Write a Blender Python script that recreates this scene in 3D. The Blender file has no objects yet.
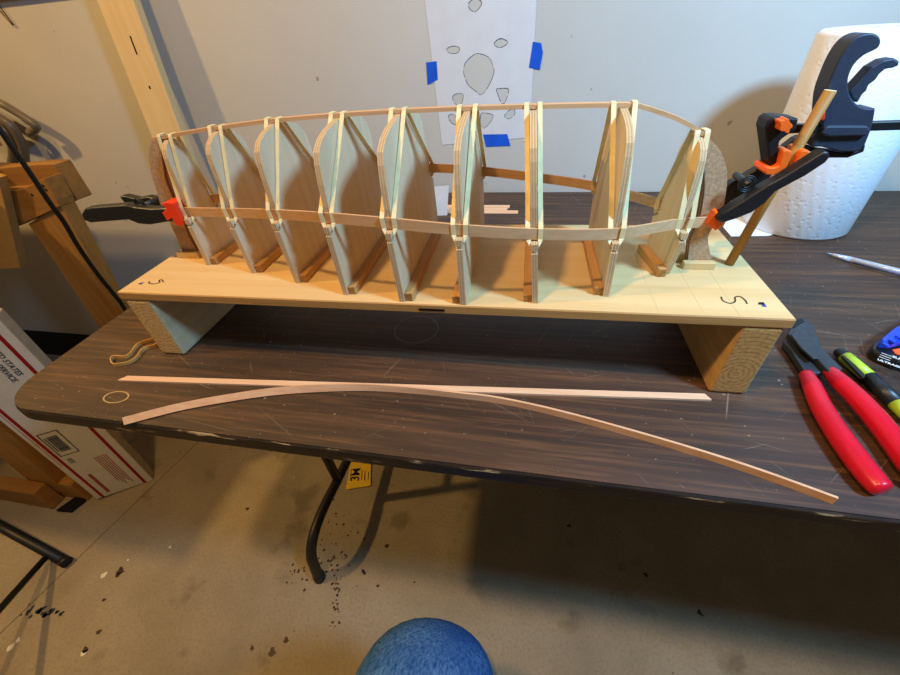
import bpy, bmesh, math, random
from mathutils import Vector, Matrix
from mathutils.geometry import tessellate_polygon
random.seed(7)
scene = bpy.context.scene
COL = scene.collection
PI = math.pi

# ------------------------------------------------------------------ camera
F_PX, YAW, PITCH, ROLL = 386.556, -0.2364, 0.6814, -0.0849
CAM = Vector((0.6433, -0.2049, 0.3305))
_cy, _sy = math.cos(YAW), math.sin(YAW)
FWD = Vector((_sy*math.cos(PITCH), _cy*math.cos(PITCH), -math.sin(PITCH)))
_r0 = Vector((_cy, -_sy, 0)); _u0 = _r0.cross(FWD)
RGT = math.cos(ROLL)*_r0 + math.sin(ROLL)*_u0
UPV = -math.sin(ROLL)*_r0 + math.cos(ROLL)*_u0
cd = bpy.data.cameras.new('camera'); cam = bpy.data.objects.new('camera', cd); COL.objects.link(cam)
cam.matrix_world = Matrix(((RGT.x, UPV.x, -FWD.x, CAM.x), (RGT.y, UPV.y, -FWD.y, CAM.y), (RGT.z, UPV.z, -FWD.z, CAM.z), (0, 0, 0, 1)))
cd.sensor_width = 36; cd.lens = 36*F_PX/900; cd.clip_start = 0.01
scene.camera = cam
scene.view_settings.view_transform = 'Standard'; scene.view_settings.look = 'None'
scene.view_settings.gamma = 1; scene.view_settings.use_curve_mapping = False
scene.view_settings.exposure = 0.0

# survey helpers: where a sight line meets a real plane of the room
def ray(x, y): return RGT*((x-450)/F_PX) - UPV*((y-337.5)/F_PX) + FWD
def hit(x, y, n, d):
    r = ray(x, y); return CAM + r*((d - n.dot(CAM))/n.dot(r))
def atz(x, y, z=0.0): return hit(x, y, Vector((0, 0, 1)), z)
def aty(x, y, Y): return hit(x, y, Vector((0, 1, 0)), Y)
# the building board's own frame
BO = Vector((0.1513, 0.114, 0)); BYAW = 0.0173
BX = Vector((math.cos(BYAW), math.sin(BYAW), 0)); BY = Vector((-math.sin(BYAW), math.cos(BYAW), 0))
def loc(P): q = P - BO; return Vector((q.dot(BX), q.dot(BY), q.z))
def bv(x, y, v): return loc(hit(x, y, BY, BO.dot(BY)+v))
def bz(x, y, z): return loc(atz(x, y, z))
HB, TB, LB, WB = 0.0908, 0.0108, 0.7365, 0.2088
ZT = HB + TB
ZF = -0.737
YW = 0.775
VC = 0.102

# ------------------------------------------------------------------ materials
def new_mat(name):
    m = bpy.data.materials.new(name); m.use_nodes = True
    nt = m.node_tree; b = nt.nodes['Principled BSDF']; return m, nt, b
def rgb(h):
    h = h.lstrip('#'); c = [int(h[i:i+2], 16)/255 for i in (0, 2, 4)]
    return tuple((x/12.92 if x <= .04045 else ((x+.055)/1.055)**2.4) for x in c) + (1,)
def nd(nt, t, **k):
    n = nt.nodes.new(t)
    for a, v in k.items():
        if a.startswith('i_'):
            n.inputs[a[2:].replace('_', ' ')].default_value = v
        else: setattr(n, a, v)
    return n
def coords(nt, scale=(1, 1, 1), rot=(0, 0, 0), kind='Object'):
    tc = nd(nt, 'ShaderNodeTexCoord'); mp = nd(nt, 'ShaderNodeMapping')
    mp.inputs['Scale'].default_value = scale; mp.inputs['Rotation'].default_value = rot
    nt.links.new(tc.outputs[kind], mp.inputs['Vector']); return mp.outputs['Vector']
def ramp(nt, fac, stops):
    r = nd(nt, 'ShaderNodeValToRGB'); el = r.color_ramp.elements
    while len(el) < len(stops): el.new(0.5)
    for e, (p, c) in zip(el, stops): e.position = p; e.color = c
    nt.links.new(fac, r.inputs['Fac']); return r.outputs['Color']
def mix(nt, a, b, fac, mode='MIX'):
    m = nd(nt, 'ShaderNodeMix', data_type='RGBA', blend_type=mode)
    for s, v in ((m.inputs[6], a), (m.inputs[7], b), (m.inputs[0], fac)):
        if hasattr(v, 'is_linked'): nt.links.new(v, s)
        else: s.default_value = v
    return m.outputs[2]
def bump(nt, b, h, strength=.2, dist=.001):
    n = nd(nt, 'ShaderNodeBump'); n.inputs['Strength'].default_value = strength; n.inputs['Distance'].default_value = dist
    nt.links.new(h, n.inputs['Height']); nt.links.new(n.outputs['Normal'], b.inputs['Normal'])

def plain(name, col, rough=.5, spec=.5, noise=.12, nscale=60, metal=0, bmp=0, coat=0):
    m, nt, b = new_mat(name)
    n = nd(nt, 'ShaderNodeTexNoise'); n.inputs['Scale'].default_value = nscale; n.inputs['Detail'].default_value = 4
    nt.links.new(coords(nt), n.inputs['Vector'])
    c = rgb(col); d = tuple(x*(1-noise) for x in c[:3])+(1,); l = tuple(min(1, x*(1+noise)) for x in c[:3])+(1,)
    nt.links.new(ramp(nt, n.outputs['Fac'], [(.3, d), (.7, l)]), b.inputs['Base Color'])
    b.inputs['Roughness'].default_value = rough; b.inputs['Specular IOR Level'].default_value = spec
    b.inputs['Metallic'].default_value = metal; b.inputs['Coat Weight'].default_value = coat
    if bmp: bump(nt, b, n.outputs['Fac'], bmp)
    return m

def wood(name, light, mid, dark, axis=0, fine=120, stretch=.04, rough=.55, rings=.35, ringscale=14, spec=.3):
    """long-grain timber: noise stretched along one axis plus soft figure"""
    m, nt, b = new_mat(name)
    sc = [fine]*3; sc[axis] = fine*stretch
    n1 = nd(nt, 'ShaderNodeTexNoise'); n1.inputs['Scale'].default_value = 1; n1.inputs['Detail'].default_value = 5
    nt.links.new(coords(nt, sc), n1.inputs['Vector'])
    sc2 = [ringscale]*3; sc2[axis] = ringscale*.08
    n2 = nd(nt, 'ShaderNodeTexNoise'); n2.inputs['Scale'].default_value = 1; n2.inputs['Detail'].default_value = 2; n2.inputs['Distortion'].default_value = .6
    nt.links.new(coords(nt, sc2), n2.inputs['Vector'])
    ma = nd(nt, 'ShaderNodeMath', operation='MULTIPLY'); ma.inputs[1].default_value = 9
    nt.links.new(n2.outputs['Fac'], ma.inputs[0])
    fr = nd(nt, 'ShaderNodeMath', operation='SINE'); nt.links.new(ma.outputs[0], fr.inputs[0])
    c1 = ramp(nt, n1.outputs['Fac'], [(.25, rgb(mid)), (.65, rgb(light))])
    f2 = nd(nt, 'ShaderNodeMapRange'); f2.inputs['From Min'].default_value = .2; f2.inputs['From Max'].default_value = 1; f2.inputs['To Max'].default_value = rings
    nt.links.new(fr.outputs[0], f2.inputs['Value'])
    nt.links.new(mix(nt, c1, rgb(dark), f2.outputs[0]), b.inputs['Base Color'])
    b.inputs['Roughness'].default_value = rough; b.inputs['Specular IOR Level'].default_value = spec
    bump(nt, b, n1.outputs['Fac'], .15, .0005)
    return m

def endgrain(name, light, dark, centre, scale=150, squash=1.0, rough=.7):
    """growth rings seen on a sawn end, in the x-z plane of the part"""
    m, nt, b = new_mat(name)
    tc = nd(nt, 'ShaderNodeTexCoord'); mp = nd(nt, 'ShaderNodeMapping')
    mp.inputs['Location'].default_value = (-centre[0], 0, -centre[1]*squash); mp.inputs['Scale'].default_value = (1, 0, squash)
    nt.links.new(tc.outputs['Object'], mp.inputs['Vector'])
    w = nd(nt, 'ShaderNodeTexWave', wave_type='RINGS', rings_direction='SPHERICAL')
    w.inputs['Scale'].default_value = scale/6.2; w.inputs['Distortion'].default_value = 1.5; w.inputs['Detail'].default_value = 3; w.inputs['Detail Scale'].default_value = 2
    nt.links.new(mp.outputs['Vector'], w.inputs['Vector'])
    n = nd(nt, 'ShaderNodeTexNoise'); n.inputs['Scale'].default_value = 260
    nt.links.new(tc.outputs['Object'], n.inputs['Vector'])
    c = ramp(nt, w.outputs['Fac'], [(.15, rgb(light)), (.75, rgb(light)), (.97, rgb(dark))])
    c = mix(nt, c, ramp(nt, n.outputs['Fac'], [(.3, rgb(dark)), (.6, rgb(light))]), .5)
    nt.links.new(c, b.inputs['Base Color']); b.inputs['Roughness'].default_value = rough
    b.inputs['Specular IOR Level'].default_value = .2
    return m

def ply_edge(name, cols, axis=0, period=.0024, rough=.7):
    """laminations seen on a sawn plywood edge"""
    m, nt, b = new_mat(name)
    sep = nd(nt, 'ShaderNodeSeparateXYZ'); tc = nd(nt, 'ShaderNodeTexCoord'); nt.links.new(tc.outputs['Object'], sep.inputs[0])
    k = nd(nt, 'ShaderNodeMath', operation='MULTIPLY'); k.inputs[1].default_value = 1/period
    nt.links.new(sep.outputs[axis], k.inputs[0])
    ad = nd(nt, 'ShaderNodeMath', operation='ADD'); ad.inputs[1].default_value = 10.25
    nt.links.new(k.outputs[0], ad.inputs[0])
    fr = nd(nt, 'ShaderNodeMath', operation='FRACT'); nt.links.new(ad.outputs[0], fr.inputs[0])
    c = ramp(nt, fr.outputs[0], [(.0, rgb(cols[0])), (.42, rgb(cols[0])), (.5, rgb(cols[1])), (.92, rgb(cols[1]))])
    n = nd(nt, 'ShaderNodeTexNoise'); n.inputs['Scale'].default_value = 400; nt.links.new(tc.outputs['Object'], n.inputs['Vector'])
    c = mix(nt, c, rgb(cols[1]), ramp(nt, n.outputs['Fac'], [(.45, (0, 0, 0, 1)), (.75, (.6, .6, .6, 1))]))
    nt.links.new(c, b.inputs['Base Color']); b.inputs['Roughness'].default_value = rough; b.inputs['Specular IOR Level'].default_value = .2
    return m

M = {}
M['ply_face'] = wood('plywood_face', '#d9c4a0', '#cdb48c', '#bb9c70', axis=2, fine=90, rings=.25, ringscale=10)
M['ply_edge'] = ply_edge('plywood_lamination', ('#d3b98f', '#b99870'))
M['board_top'] = wood('pine_plywood_top', '#dfc08a', '#d5b076', '#c39558', axis=0, fine=70, stretch=.03, rings=.28, ringscale=9)
M['board_edge'] = wood('pine_plywood_edge', '#bd8f54', '#a67a42', '#704a22', axis=0, fine=330, stretch=.03, rings=.6, ringscale=220)
M['stud'] = wood('stud_side', '#c3b38f', '#ab9a74', '#85745a', axis=1, fine=90, rings=.3, ringscale=20)
M['stud_brown'] = wood('stud_side_brown', '#c29c63', '#a98350', '#7f5f38', axis=1, fine=90, rings=.35, ringscale=24)
M['stud_end_a'] = endgrain('stud_end_pale', '#d2b079', '#a27a42', (.024, .045), 420)
M['stud_end_b'] = endgrain('stud_end_brown', '#bd9055', '#8a5f30', (.712, .03), 420)
M['cleat'] = wood('cleat_cedar', '#cb9a5e', '#b88549', '#95673a', axis=1, fine=160, rings=.3, ringscale=40)
M['cleat_end'] = plain('cleat_end', '#a3763f', .8, .2, .35, 500)
M['cleat_pale'] = wood('cleat_pine', '#dcbd85', '#cda970', '#b58b52', axis=0, fine=160, rings=.2, ringscale=30)
M['stem_ply'] = plain('stem_hardboard', '#bd9874', .8, .2, .22, 420, bmp=.3)
M['stem_edge'] = ply_edge('stem_edge', ('#b58a63', '#7d5638'), axis=1, period=.006)
M['cedar'] = wood('cedar_strip', '#d9ad80', '#cb9c6c', '#b3825a', axis=0, fine=260, rings=.25, ringscale=60)
M['cedar_pale'] = wood('cedar_strip_pale', '#e8c3a0', '#deb38c', '#cc9d74', axis=0, fine=260, rings=.25, ringscale=60)
M['bent'] = wood('bent_strip', '#e2b792', '#d3a179', '#b68458', axis=0, fine=220, rings=.3, ringscale=60)
M['rubber'] = plain('rubber_band', '#e8d5a2', .5, .35, .08, 90)
M['rubber_tan'] = plain('rubber_band_tan', '#cda05a', .5, .35, .12, 90)
M['ink'] = plain('ink', '#17191c', .6, .3, .1)
M['blue_ink'] = plain('blue_ink', '#3b4fa0', .6, .3, .2)
M['black_plastic'] = plain('black_plastic', '#1b1b1d', .38, .5, .15, 200)
M['black_matte'] = plain('black_matte_plastic', '#161617', .5, .4, .15, 200)
M['navy_plastic'] = plain('slate_plastic', '#2c3444', .5, .45, .08, 300, bmp=.1)
M['orange'] = plain('orange_rubber', '#fb6a1c', .45, .4, .05)
M['redorange'] = plain('red_orange_rubber', '#f2401c', .45, .4, .05)
M['black_steel'] = plain('black_steel_bar', '#121316', .45, .5, .1)
M['steel'] = plain('spring_steel', '#8a8d92', .3, .5, .1, metal=.9)
M['dowel'] = wood('dowel_stain', '#b07c36', '#9a672a', '#7d5120', axis=2, fine=200, rings=.25, ringscale=30)
M['dowel_end'] = plain('dowel_cut', '#dcc79a', .8, .2)
M['paper'] = plain('paper', '#d4d3d3', .85, .15, .03, 30)
M['pencil'] = plain('pencil_line', '#303036', .8, .2, .25, 90)
M['tape'] = plain('painters_tape', '#1455c8', .65, .25, .12, 60)
M['red_grip'] = plain('red_vinyl', '#d3122f', .3, .5, .06, 40)
M['tool_steel'] = plain('tool_steel', '#4a4e54', .42, .5, .15, 150, metal=.55)
M['dark_steel'] = plain('dark_steel', '#15161a', .4, .5, .1, 150, metal=.3)
M['lime'] = plain('lime_plastic', '#b5d93c', .4, .45, .05)
M['marker_black'] = plain('marker_black', '#1d2226', .4, .5, .1)
M['pen_clear'] = plain('pen_silver', '#c9d3e6', .2, .6, .1, 60, metal=.3)
M['pen_dark'] = plain('pen_ink', '#3e4a70', .3, .5, .1)
M['pen_tip'] = plain('pen_tip', '#8a94a8', .3, .5, .1, metal=.6)
M['blue_plastic'] = plain('blue_plastic', '#1a41d8', .3, .5, .06)
M['label_black'] = plain('label_black', '#14151a', .35, .5, .1)
M['label_white'] = plain('label_white', '#e8e9ee', .5, .3, .03)
M['label_orange'] = plain('label_orange', '#f0622a', .5, .3, .05)
M['leg_steel'] = plain('leg_paint', '#231c15', .45, .5, .2, 120)
M['cap'] = plain('rubber_cap', '#2b2118', .6, .4, .15)
M['yellow'] = plain('yellow_packet', '#e5bd2c', .55, .3, .1, 40)
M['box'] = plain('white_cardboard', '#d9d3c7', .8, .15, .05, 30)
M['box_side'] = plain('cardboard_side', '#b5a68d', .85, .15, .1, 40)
M['usps_red'] = plain('print_red', '#9a1a18', .7, .2, .08)
M['print_grey'] = plain('print_dark', '#35373f', .7, .2, .1)
M['cord'] = plain('cord_rubber', '#0d0c0b', .45, .4, .1)
M['lumber'] = wood('lumber_old', '#a0743c', '#8a5f2e', '#6a441e', axis=0, fine=60, rings=.4, ringscale=16)
M['lumber_v'] = wood('lumber_upright', '#a87b40', '#936730', '#714a22', axis=2, fine=60, rings=.4, ringscale=16)
M['lumber_pale'] = wood('lumber_pale', '#e0c795', '#d4b681', '#bf9d68', axis=2, fine=60, rings=.22, ringscale=10)
M['cardboard'] = plain('kraft_board', '#b0894f', .85, .15, .06, 60)
M['wire'] = plain('wire', '#3a2f24', .5, .5, .1, metal=.5)
M['dark_trim'] = plain('dark_trim', '#0d0a07', .7, .3, .2)
M['film'] = plain('grey_film', '#6d6250', .3, .5, .3, 20)

# table laminate
def laminate():
    m, nt, b = new_mat('walnut_laminate')
    n1 = nd(nt, 'ShaderNodeTexNoise'); n1.inputs['Scale'].default_value = 1; n1.inputs['Detail'].default_value = 8; n1.inputs['Roughness'].default_value = .65
    nt.links.new(coords(nt, (5, 130, 20)), n1.inputs['Vector'])
    n2 = nd(nt, 'ShaderNodeTexNoise'); n2.inputs['Scale'].default_value = 1; n2.inputs['Detail'].default_value = 3; n2.inputs['Distortion'].default_value = .4
    nt.links.new(coords(nt, (2.2, 22, 10)), n2.inputs['Vector'])
    c1 = ramp(nt, n1.outputs['Fac'], [(.34, rgb('#20130c')), (.5, rgb('#3e2819')), (.68, rgb('#7a5435'))])
    c2 = ramp(nt, n2.outputs['Fac'], [(.35, rgb('#281a12')), (.65, rgb('#5c3f2a'))])
    c = mix(nt, c1, c2, .45)
    # fine scratches at several angles
    scr = None
    for ang, seed, sx in ((.5, 3., 3.), (-.75, 11., 4.), (1.25, 23., 3.5), (.12, 31., 3.), (-1.2, 41., 5.), (.9, 57., 9.), (-.35, 63., 8.), (.25, 71., 7.)):
        nn = nd(nt, 'ShaderNodeTexNoise'); nn.inputs['Scale'].default_value = 1; nn.inputs['Detail'].default_value = 1
        tcn = nd(nt, 'ShaderNodeTexCoord'); vr = nd(nt, 'ShaderNodeVectorRotate', rotation_type='Z_AXIS'); vr.inputs['Angle'].default_value = ang
        nt.links.new(tcn.outputs['Object'], vr.inputs['Vector']); mpn = nd(nt, 'ShaderNodeMapping'); mpn.inputs['Scale'].default_value = (sx*1.6, 330 if sx < 6 else 520, 1)
        nt.links.new(vr.outputs[0], mpn.inputs['Vector']); mp = mpn.outputs[0]; nn.noise_dimensions = '4D'; nn.inputs['W'].default_value = seed
        nt.links.new(mp, nn.inputs['Vector'])
        r = ramp(nt, nn.outputs['Fac'], [(.715, (0, 0, 0, 1)), (.78, (.36, .36, .36, 1))])
        scr = r if scr is None else mix(nt, scr, r, 1.0, 'LIGHTEN')
    # scuffs and flecks
    n3 = nd(nt, 'ShaderNodeTexNoise'); n3.inputs['Scale'].default_value = 170; n3.inputs['Detail'].default_value = 2
    nt.links.new(coords(nt), n3.inputs['Vector'])
    fl = ramp(nt, n3.outputs['Fac'], [(.70, (0, 0, 0, 1)), (.76, (.6, .6, .6, 1))])
    scr = mix(nt, scr, fl, 1.0, 'LIGHTEN')
    # glass-ring mark and pencilled oval
    def ring(cx, cy, r, w, sx=1.0):
        mp = nd(nt, 'ShaderNodeMapping'); tc = nd(nt, 'ShaderNodeTexCoord')
        mp.inputs['Location'].default_value = (-cx*sx, -cy, 0); mp.inputs['Scale'].default_value = (sx, 1, 0)
        nt.links.new(tc.outputs['Object'], mp.inputs['Vector'])
        le = nd(nt, 'ShaderNodeVectorMath', operation='LENGTH'); nt.links.new(mp.outputs[0], le.inputs[0])
        su = nd(nt, 'ShaderNodeMath', operation='SUBTRACT'); su.inputs[1].default_value = r; nt.links.new(le.outputs['Value'], su.inputs[0])
        ab = nd(nt, 'ShaderNodeMath', operation='ABSOLUTE'); nt.links.new(su.outputs[0], ab.inputs[0])
        lt = nd(nt, 'ShaderNodeMath', operation='LESS_THAN'); lt.inputs[1].default_value = w; nt.links.new(ab.outputs[0], lt.inputs[0])
        return lt.outputs[0]
    a = atz(395, 329); q = atz(438, 329)
    r1 = ring((a.x+q.x)/2, (a.y+q.y)/2, (q.x-a.x)/2, .0009)
    e0 = atz(104, 397); e1 = atz(128, 397); 
    r2 = ring((e0.x+e1.x)/2, (e0.y+e1.y)/2, .009, .0006, .55)
    c = mix(nt, c, rgb('#a99a88'), scr); 
    hf = nd(nt, 'ShaderNodeMath', operation='MULTIPLY'); hf.inputs[1].default_value = .45; nt.links.new(r1, hf.inputs[0])
    c = mix(nt, c, rgb('#8f8478'), hf.outputs[0])
    c = mix(nt, c, rgb('#b59a66'), r2)
    nt.links.new(c, b.inputs['Base Color']); b.inputs['Roughness'].default_value = .56; b.inputs['Specular IOR Level'].default_value = .7
    bump(nt, b, n1.outputs['Fac'], .12, .0006)
    return m
M['laminate'] = laminate()
def edge_mat():
    m, nt, b = new_mat('table_edge_vinyl')
    n = nd(nt, 'ShaderNodeTexNoise'); n.inputs['Scale'].default_value = 1; n.inputs['Detail'].default_value = 5
    nt.links.new(coords(nt, (18, 60, 130)), n.inputs['Vector'])
    nt.links.new(ramp(nt, n.outputs['Fac'], [(.3, rgb('#120c08')), (.56, rgb('#241810')), (.63, rgb('#38281a')), (.67, rgb('#a8926f'))]), b.inputs['Base Color'])
    b.inputs['Roughness'].default_value = .5
    return m
M['table_edge'] = edge_mat()

def wall_mat():
    m, nt, b = new_mat('painted_wall')
    n = nd(nt, 'ShaderNodeTexNoise'); n.inputs['Scale'].default_value = 2.2; n.inputs['Detail'].default_value = 6
    nt.links.new(coords(nt), n.inputs['Vector'])
    c = ramp(nt, n.outputs['Fac'], [(.3, rgb('#bdb9b0')), (.7, rgb('#c9c6bd'))])
    n2 = nd(nt, 'ShaderNodeTexNoise'); n2.inputs['Scale'].default_value = 46; n2.inputs['Detail'].default_value = 1
    nt.links.new(coords(nt), n2.inputs['Vector'])
    c = mix(nt, c, rgb('#7d776c'), ramp(nt, n2.outputs['Fac'], [(.79, (0, 0, 0, 1)), (.82, (.7, .7, .7, 1))]))
    nt.links.new(c, b.inputs['Base Color']); b.inputs['Roughness'].default_value = .8; b.inputs['Specular IOR Level'].default_value = .15
    n3 = nd(nt, 'ShaderNodeTexNoise'); n3.inputs['Scale'].default_value = 180; n3.inputs['Detail'].default_value = 3
    nt.links.new(coords(nt), n3.inputs['Vector']); bump(nt, b, n3.outputs['Fac'], .2, .001)
    return m
M['wall'] = wall_mat()

def floor_mat():
    m, nt, b = new_mat('concrete_floor')
    n = nd(nt, 'ShaderNodeTexNoise'); n.inputs['Scale'].default_value = 5; n.inputs['Detail'].default_value = 7; n.inputs['Roughness'].default_value = .6
    nt.links.new(coords(nt), n.inputs['Vector'])
    c = ramp(nt, n.outputs['Fac'], [(.3, rgb('#8d8069')), (.7, rgb('#a5977e'))])
    n2 = nd(nt, 'ShaderNodeTexNoise'); n2.inputs['Scale'].default_value = 160; n2.inputs['Detail'].default_value = 3
    nt.links.new(coords(nt), n2.inputs['Vector'])
    c = mix(nt, c, rgb('#7c6f5b'), ramp(nt, n2.outputs['Fac'], [(.45, (0, 0, 0, 1)), (.8, (.6, .6, .6, 1))]))
    # scattered paint specks
    def specks(scale, thr, col, c, seed, amount=.5):
        v = nd(nt, 'ShaderNodeTexVoronoi'); v.inputs['Scale'].default_value = scale
        mp = coords(nt, (1, 1, 0)); ad = nd(nt, 'ShaderNodeVectorMath', operation='ADD'); ad.inputs[1].default_value = (seed, seed*.7, 0)
        nt.links.new(mp, ad.inputs[0]); nz = nd(nt, 'ShaderNodeTexNoise'); nz.inputs['Scale'].default_value = 60
        nt.links.new(ad.outputs[0], nz.inputs['Vector'])
        vm = nd(nt, 'ShaderNodeVectorMath', operation='MULTIPLY_ADD'); vm.inputs[1].default_value = (.02, .02, 0)
        nt.links.new(nz.outputs['Color'], vm.inputs[0]); nt.links.new(ad.outputs[0], vm.inputs[2])
        nt.links.new(vm.outputs[0], v.inputs['Vector'])
        sp = nd(nt, 'ShaderNodeSeparateColor'); nt.links.new(v.outputs['Color'], sp.inputs[0])
        th = nd(nt, 'ShaderNodeMath', operation='MULTIPLY'); th.inputs[1].default_value = thr; nt.links.new(sp.outputs[0], th.inputs[0])
        lt = nd(nt, 'ShaderNodeMath', operation='LESS_THAN'); nt.links.new(v.outputs['Distance'], lt.inputs[0]); nt.links.new(th.outputs[0], lt.inputs[1])
        gt = nd(nt, 'ShaderNodeMath', operation='GREATER_THAN'); gt.inputs[1].default_value = 1-amount; nt.links.new(sp.outputs[1], gt.inputs[0])
        mu = nd(nt, 'ShaderNodeMath', operation='MULTIPLY'); nt.links.new(lt.outputs[0], mu.inputs[0]); nt.links.new(gt.outputs[0], mu.inputs[1])
        return mix(nt, c, rgb(col), mu.outputs[0])
    c = specks(16, .10, '#3c2a1e', c, 3.1, .5)
    c = specks(11, .08, '#2a2623', c, 7.7, .35)
    c = specks(14, .07, '#d8d0c0', c, 5.3, .3)
    # larger darker stains
    n3 = nd(nt, 'ShaderNodeTexNoise'); n3.inputs['Scale'].default_value = 9; n3.inputs['Detail'].default_value = 4
    nt.links.new(coords(nt), n3.inputs['Vector'])
    c = mix(nt, c, rgb('#5f5140'), ramp(nt, n3.outputs['Fac'], [(.62, (0, 0, 0, 1)), (.72, (.55, .55, .55, 1))]))
    nt.links.new(c, b.inputs['Base Color']); b.inputs['Roughness'].default_value = .75; b.inputs['Specular IOR Level'].default_value = .25
    bump(nt, b, n2.outputs['Fac'], .3, .001)
    return m
M['floor'] = floor_mat()

def denim_mat():
    m, nt, b = new_mat('denim')
    tc = nd(nt, 'ShaderNodeTexCoord'); mp = nd(nt, 'ShaderNodeMapping'); mp.inputs['Scale'].default_value = (420, 60, 420); mp.inputs['Rotation'].default_value = (0, 0, .1)
    nt.links.new(tc.outputs['Object'], mp.inputs['Vector'])
    n = nd(nt, 'ShaderNodeTexNoise'); n.inputs['Scale'].default_value = 1; n.inputs['Detail'].default_value = 3; nt.links.new(mp.outputs[0], n.inputs['Vector'])
    n2 = nd(nt, 'ShaderNodeTexNoise'); n2.inputs['Scale'].default_value = 22; n2.inputs['Detail'].default_value = 3; nt.links.new(tc.outputs['Object'], n2.inputs['Vector'])
    c = ramp(nt, n.outputs['Fac'], [(.3, rgb('#1d4a8c')), (.7, rgb('#6090cc'))])
    c = mix(nt, c, rgb('#20529a'), ramp(nt, n2.outputs['Fac'], [(.4, (0, 0, 0, 1)), (.7, (.7, .7, .7, 1))]))
    nt.links.new(c, b.inputs['Base Color']); b.inputs['Roughness'].default_value = .9; b.inputs['Specular IOR Level'].default_value = .1
    bump(nt, b, n.outputs['Fac'], .4, .0008)
    return m
M['denim'] = denim_mat()
def towel_mat():
    m, nt, b = new_mat('paper_towel')
    v = nd(nt, 'ShaderNodeTexVoronoi'); v.inputs['Scale'].default_value = 120
    nt.links.new(coords(nt, (1, 1, 1)), v.inputs['Vector'])
    r = ramp(nt, v.outputs['Distance'], [(.05, (0, 0, 0, 1)), (.4, (1, 1, 1, 1))])
    w = nd(nt, 'ShaderNodeTexWave'); w.inputs['Scale'].default_value = 26; w.inputs['Distortion'].default_value = 2
    nt.links.new(coords(nt, (1, 1, .6), (0, .5, 0)), w.inputs['Vector'])
    h = mix(nt, r, w.outputs['Color'], .35)
    b.inputs['Base Color'].default_value = rgb('#e6eaee'); b.inputs['Roughness'].default_value = .9; b.inputs['Specular IOR Level'].default_value = .1
    bump(nt, b, h, .35, .0015)
    return m
M['towel'] = towel_mat()

# ------------------------------------------------------------------ mesh helpers
def finish(name, bm, mats, parent=None, smooth=False, bevel=0, seg=2, loc_=None, rot=None):
    bmesh.ops.remove_doubles(bm, verts=bm.verts, dist=1e-6)
    bmesh.ops.recalc_face_normals(bm, faces=bm.faces)
    me = bpy.data.meshes.new(name); bm.to_mesh(me); bm.free()
    for m in (mats if isinstance(mats, (list, tuple)) else [mats]): me.materials.append(m)
    if smooth:
        for p in me.polygons: p.use_smooth = True
    o = bpy.data.objects.new(name, me); COL.objects.link(o)
    if parent: o.parent = parent
    if loc_ is not None: o.location = loc_
    if rot is not None: o.rotation_euler = rot
    if bevel:
        md = o.modifiers.new('bevel', 'BEVEL'); md.width = bevel; md.segments = seg; md.limit_method = 'ANGLE'; md.angle_limit = .6
    return o
def thing(name, label, cat, group=None, loc_=(0, 0, 0), rot=(0, 0, 0)):
    o = bpy.data.objects.new(name, None); COL.objects.link(o); o.location = loc_; o.rotation_euler = rot
    o.empty_display_size = .02
    return tag(o, label, cat, group)
def tag(o, label, cat, group=None):
    o['label'] = label; o['category'] = cat
    if group: o['group'] = group
    return o
def struct(o): o['kind'] = 'structure'; return o

def add_box(bm, a, b, mat=0):
    x0, y0, z0 = a; x1, y1, z1 = b
    v = [bm.verts.new(p) for p in ((x0,y0,z0),(x1,y0,z0),(x1,y1,z0),(x0,y1,z0),(x0,y0,z1),(x1,y0,z1),(x1,y1,z1),(x0,y1,z1))]
    fs = [bm.faces.new([v[i] for i in q]) for q in ((0,1,2,3),(4,5,6,7),(0,1,5,4),(1,2,6,5),(2,3,7,6),(3,0,4,7))]
    for f in fs: f.material_index = mat
    return fs
def add_prism(bm, pts, ext, mat=0, side=None):
    """closed polygon of 3-D points swept by the vector ext"""
    ext = Vector(ext); a = [bm.verts.new(p) for p in pts]; b = [bm.verts.new(Vector(p)+ext) for p in pts]
    tris = tessellate_polygon([[Vector(p) for p in pts]])
    n = len(pts)
    f = bm.faces.new(a); f.material_index = mat
    g = bm.faces.new(b[::-1]); g.material_index = mat
    for i in range(n):
        q = bm.faces.new((a[i], a[(i+1) % n], b[(i+1) % n], b[i])); q.material_index = mat if side is None else side
def frames(path, closed=False):
    P = [Vector(p) for p in path]; n = len(P); T = []
    for i in range(n):
        if closed: t = P[(i+1) % n]-P[i-1]
        else: t = P[min(i+1, n-1)]-P[max(i-1, 0)]
        T.append(t.normalized())
    return P, T
def add_tube(bm, path, r, seg=12, closed=False, cap=True, flat=1.0, up=None, mat=0):
    """round (or flattened) bar along a path; r may be a list"""
    P, T = frames(path, closed); n = len(P)
    rs = r if isinstance(r, (list, tuple)) else [r]*n
    ref = Vector(up) if up is not None else Vector((0, 0, 1))
    if up is None and abs(T[0].dot(ref)) > .9: ref = Vector((0, 1, 0))
    N = (ref - T[0]*ref.dot(T[0])).normalized(); rings = []
    for i in range(n):
        if up is not None:
            q = Vector(up); N = (q - T[i]*q.dot(T[i])).normalized()
        else: N = (N - T[i]*N.dot(T[i])).normalized()
        B = T[i].cross(N)
        rings.append([bm.verts.new(P[i] + N*(rs[i]*flat*math.cos(2*PI*k/seg)) + B*(rs[i]*math.sin(2*PI*k/seg))) for k in range(seg)])
    m = n if closed else n-1
    for i in range(m):
        a, b = rings[i], rings[(i+1) % n]
        for k in range(seg):
            f = bm.faces.new((a[k], a[(k+1) % seg], b[(k+1) % seg], b[k])); f.material_index = mat; f.smooth = True
    if cap and not closed:
        for rg in (rings[0], rings[-1]):
            f = bm.faces.new(rg); f.material_index = mat
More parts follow.
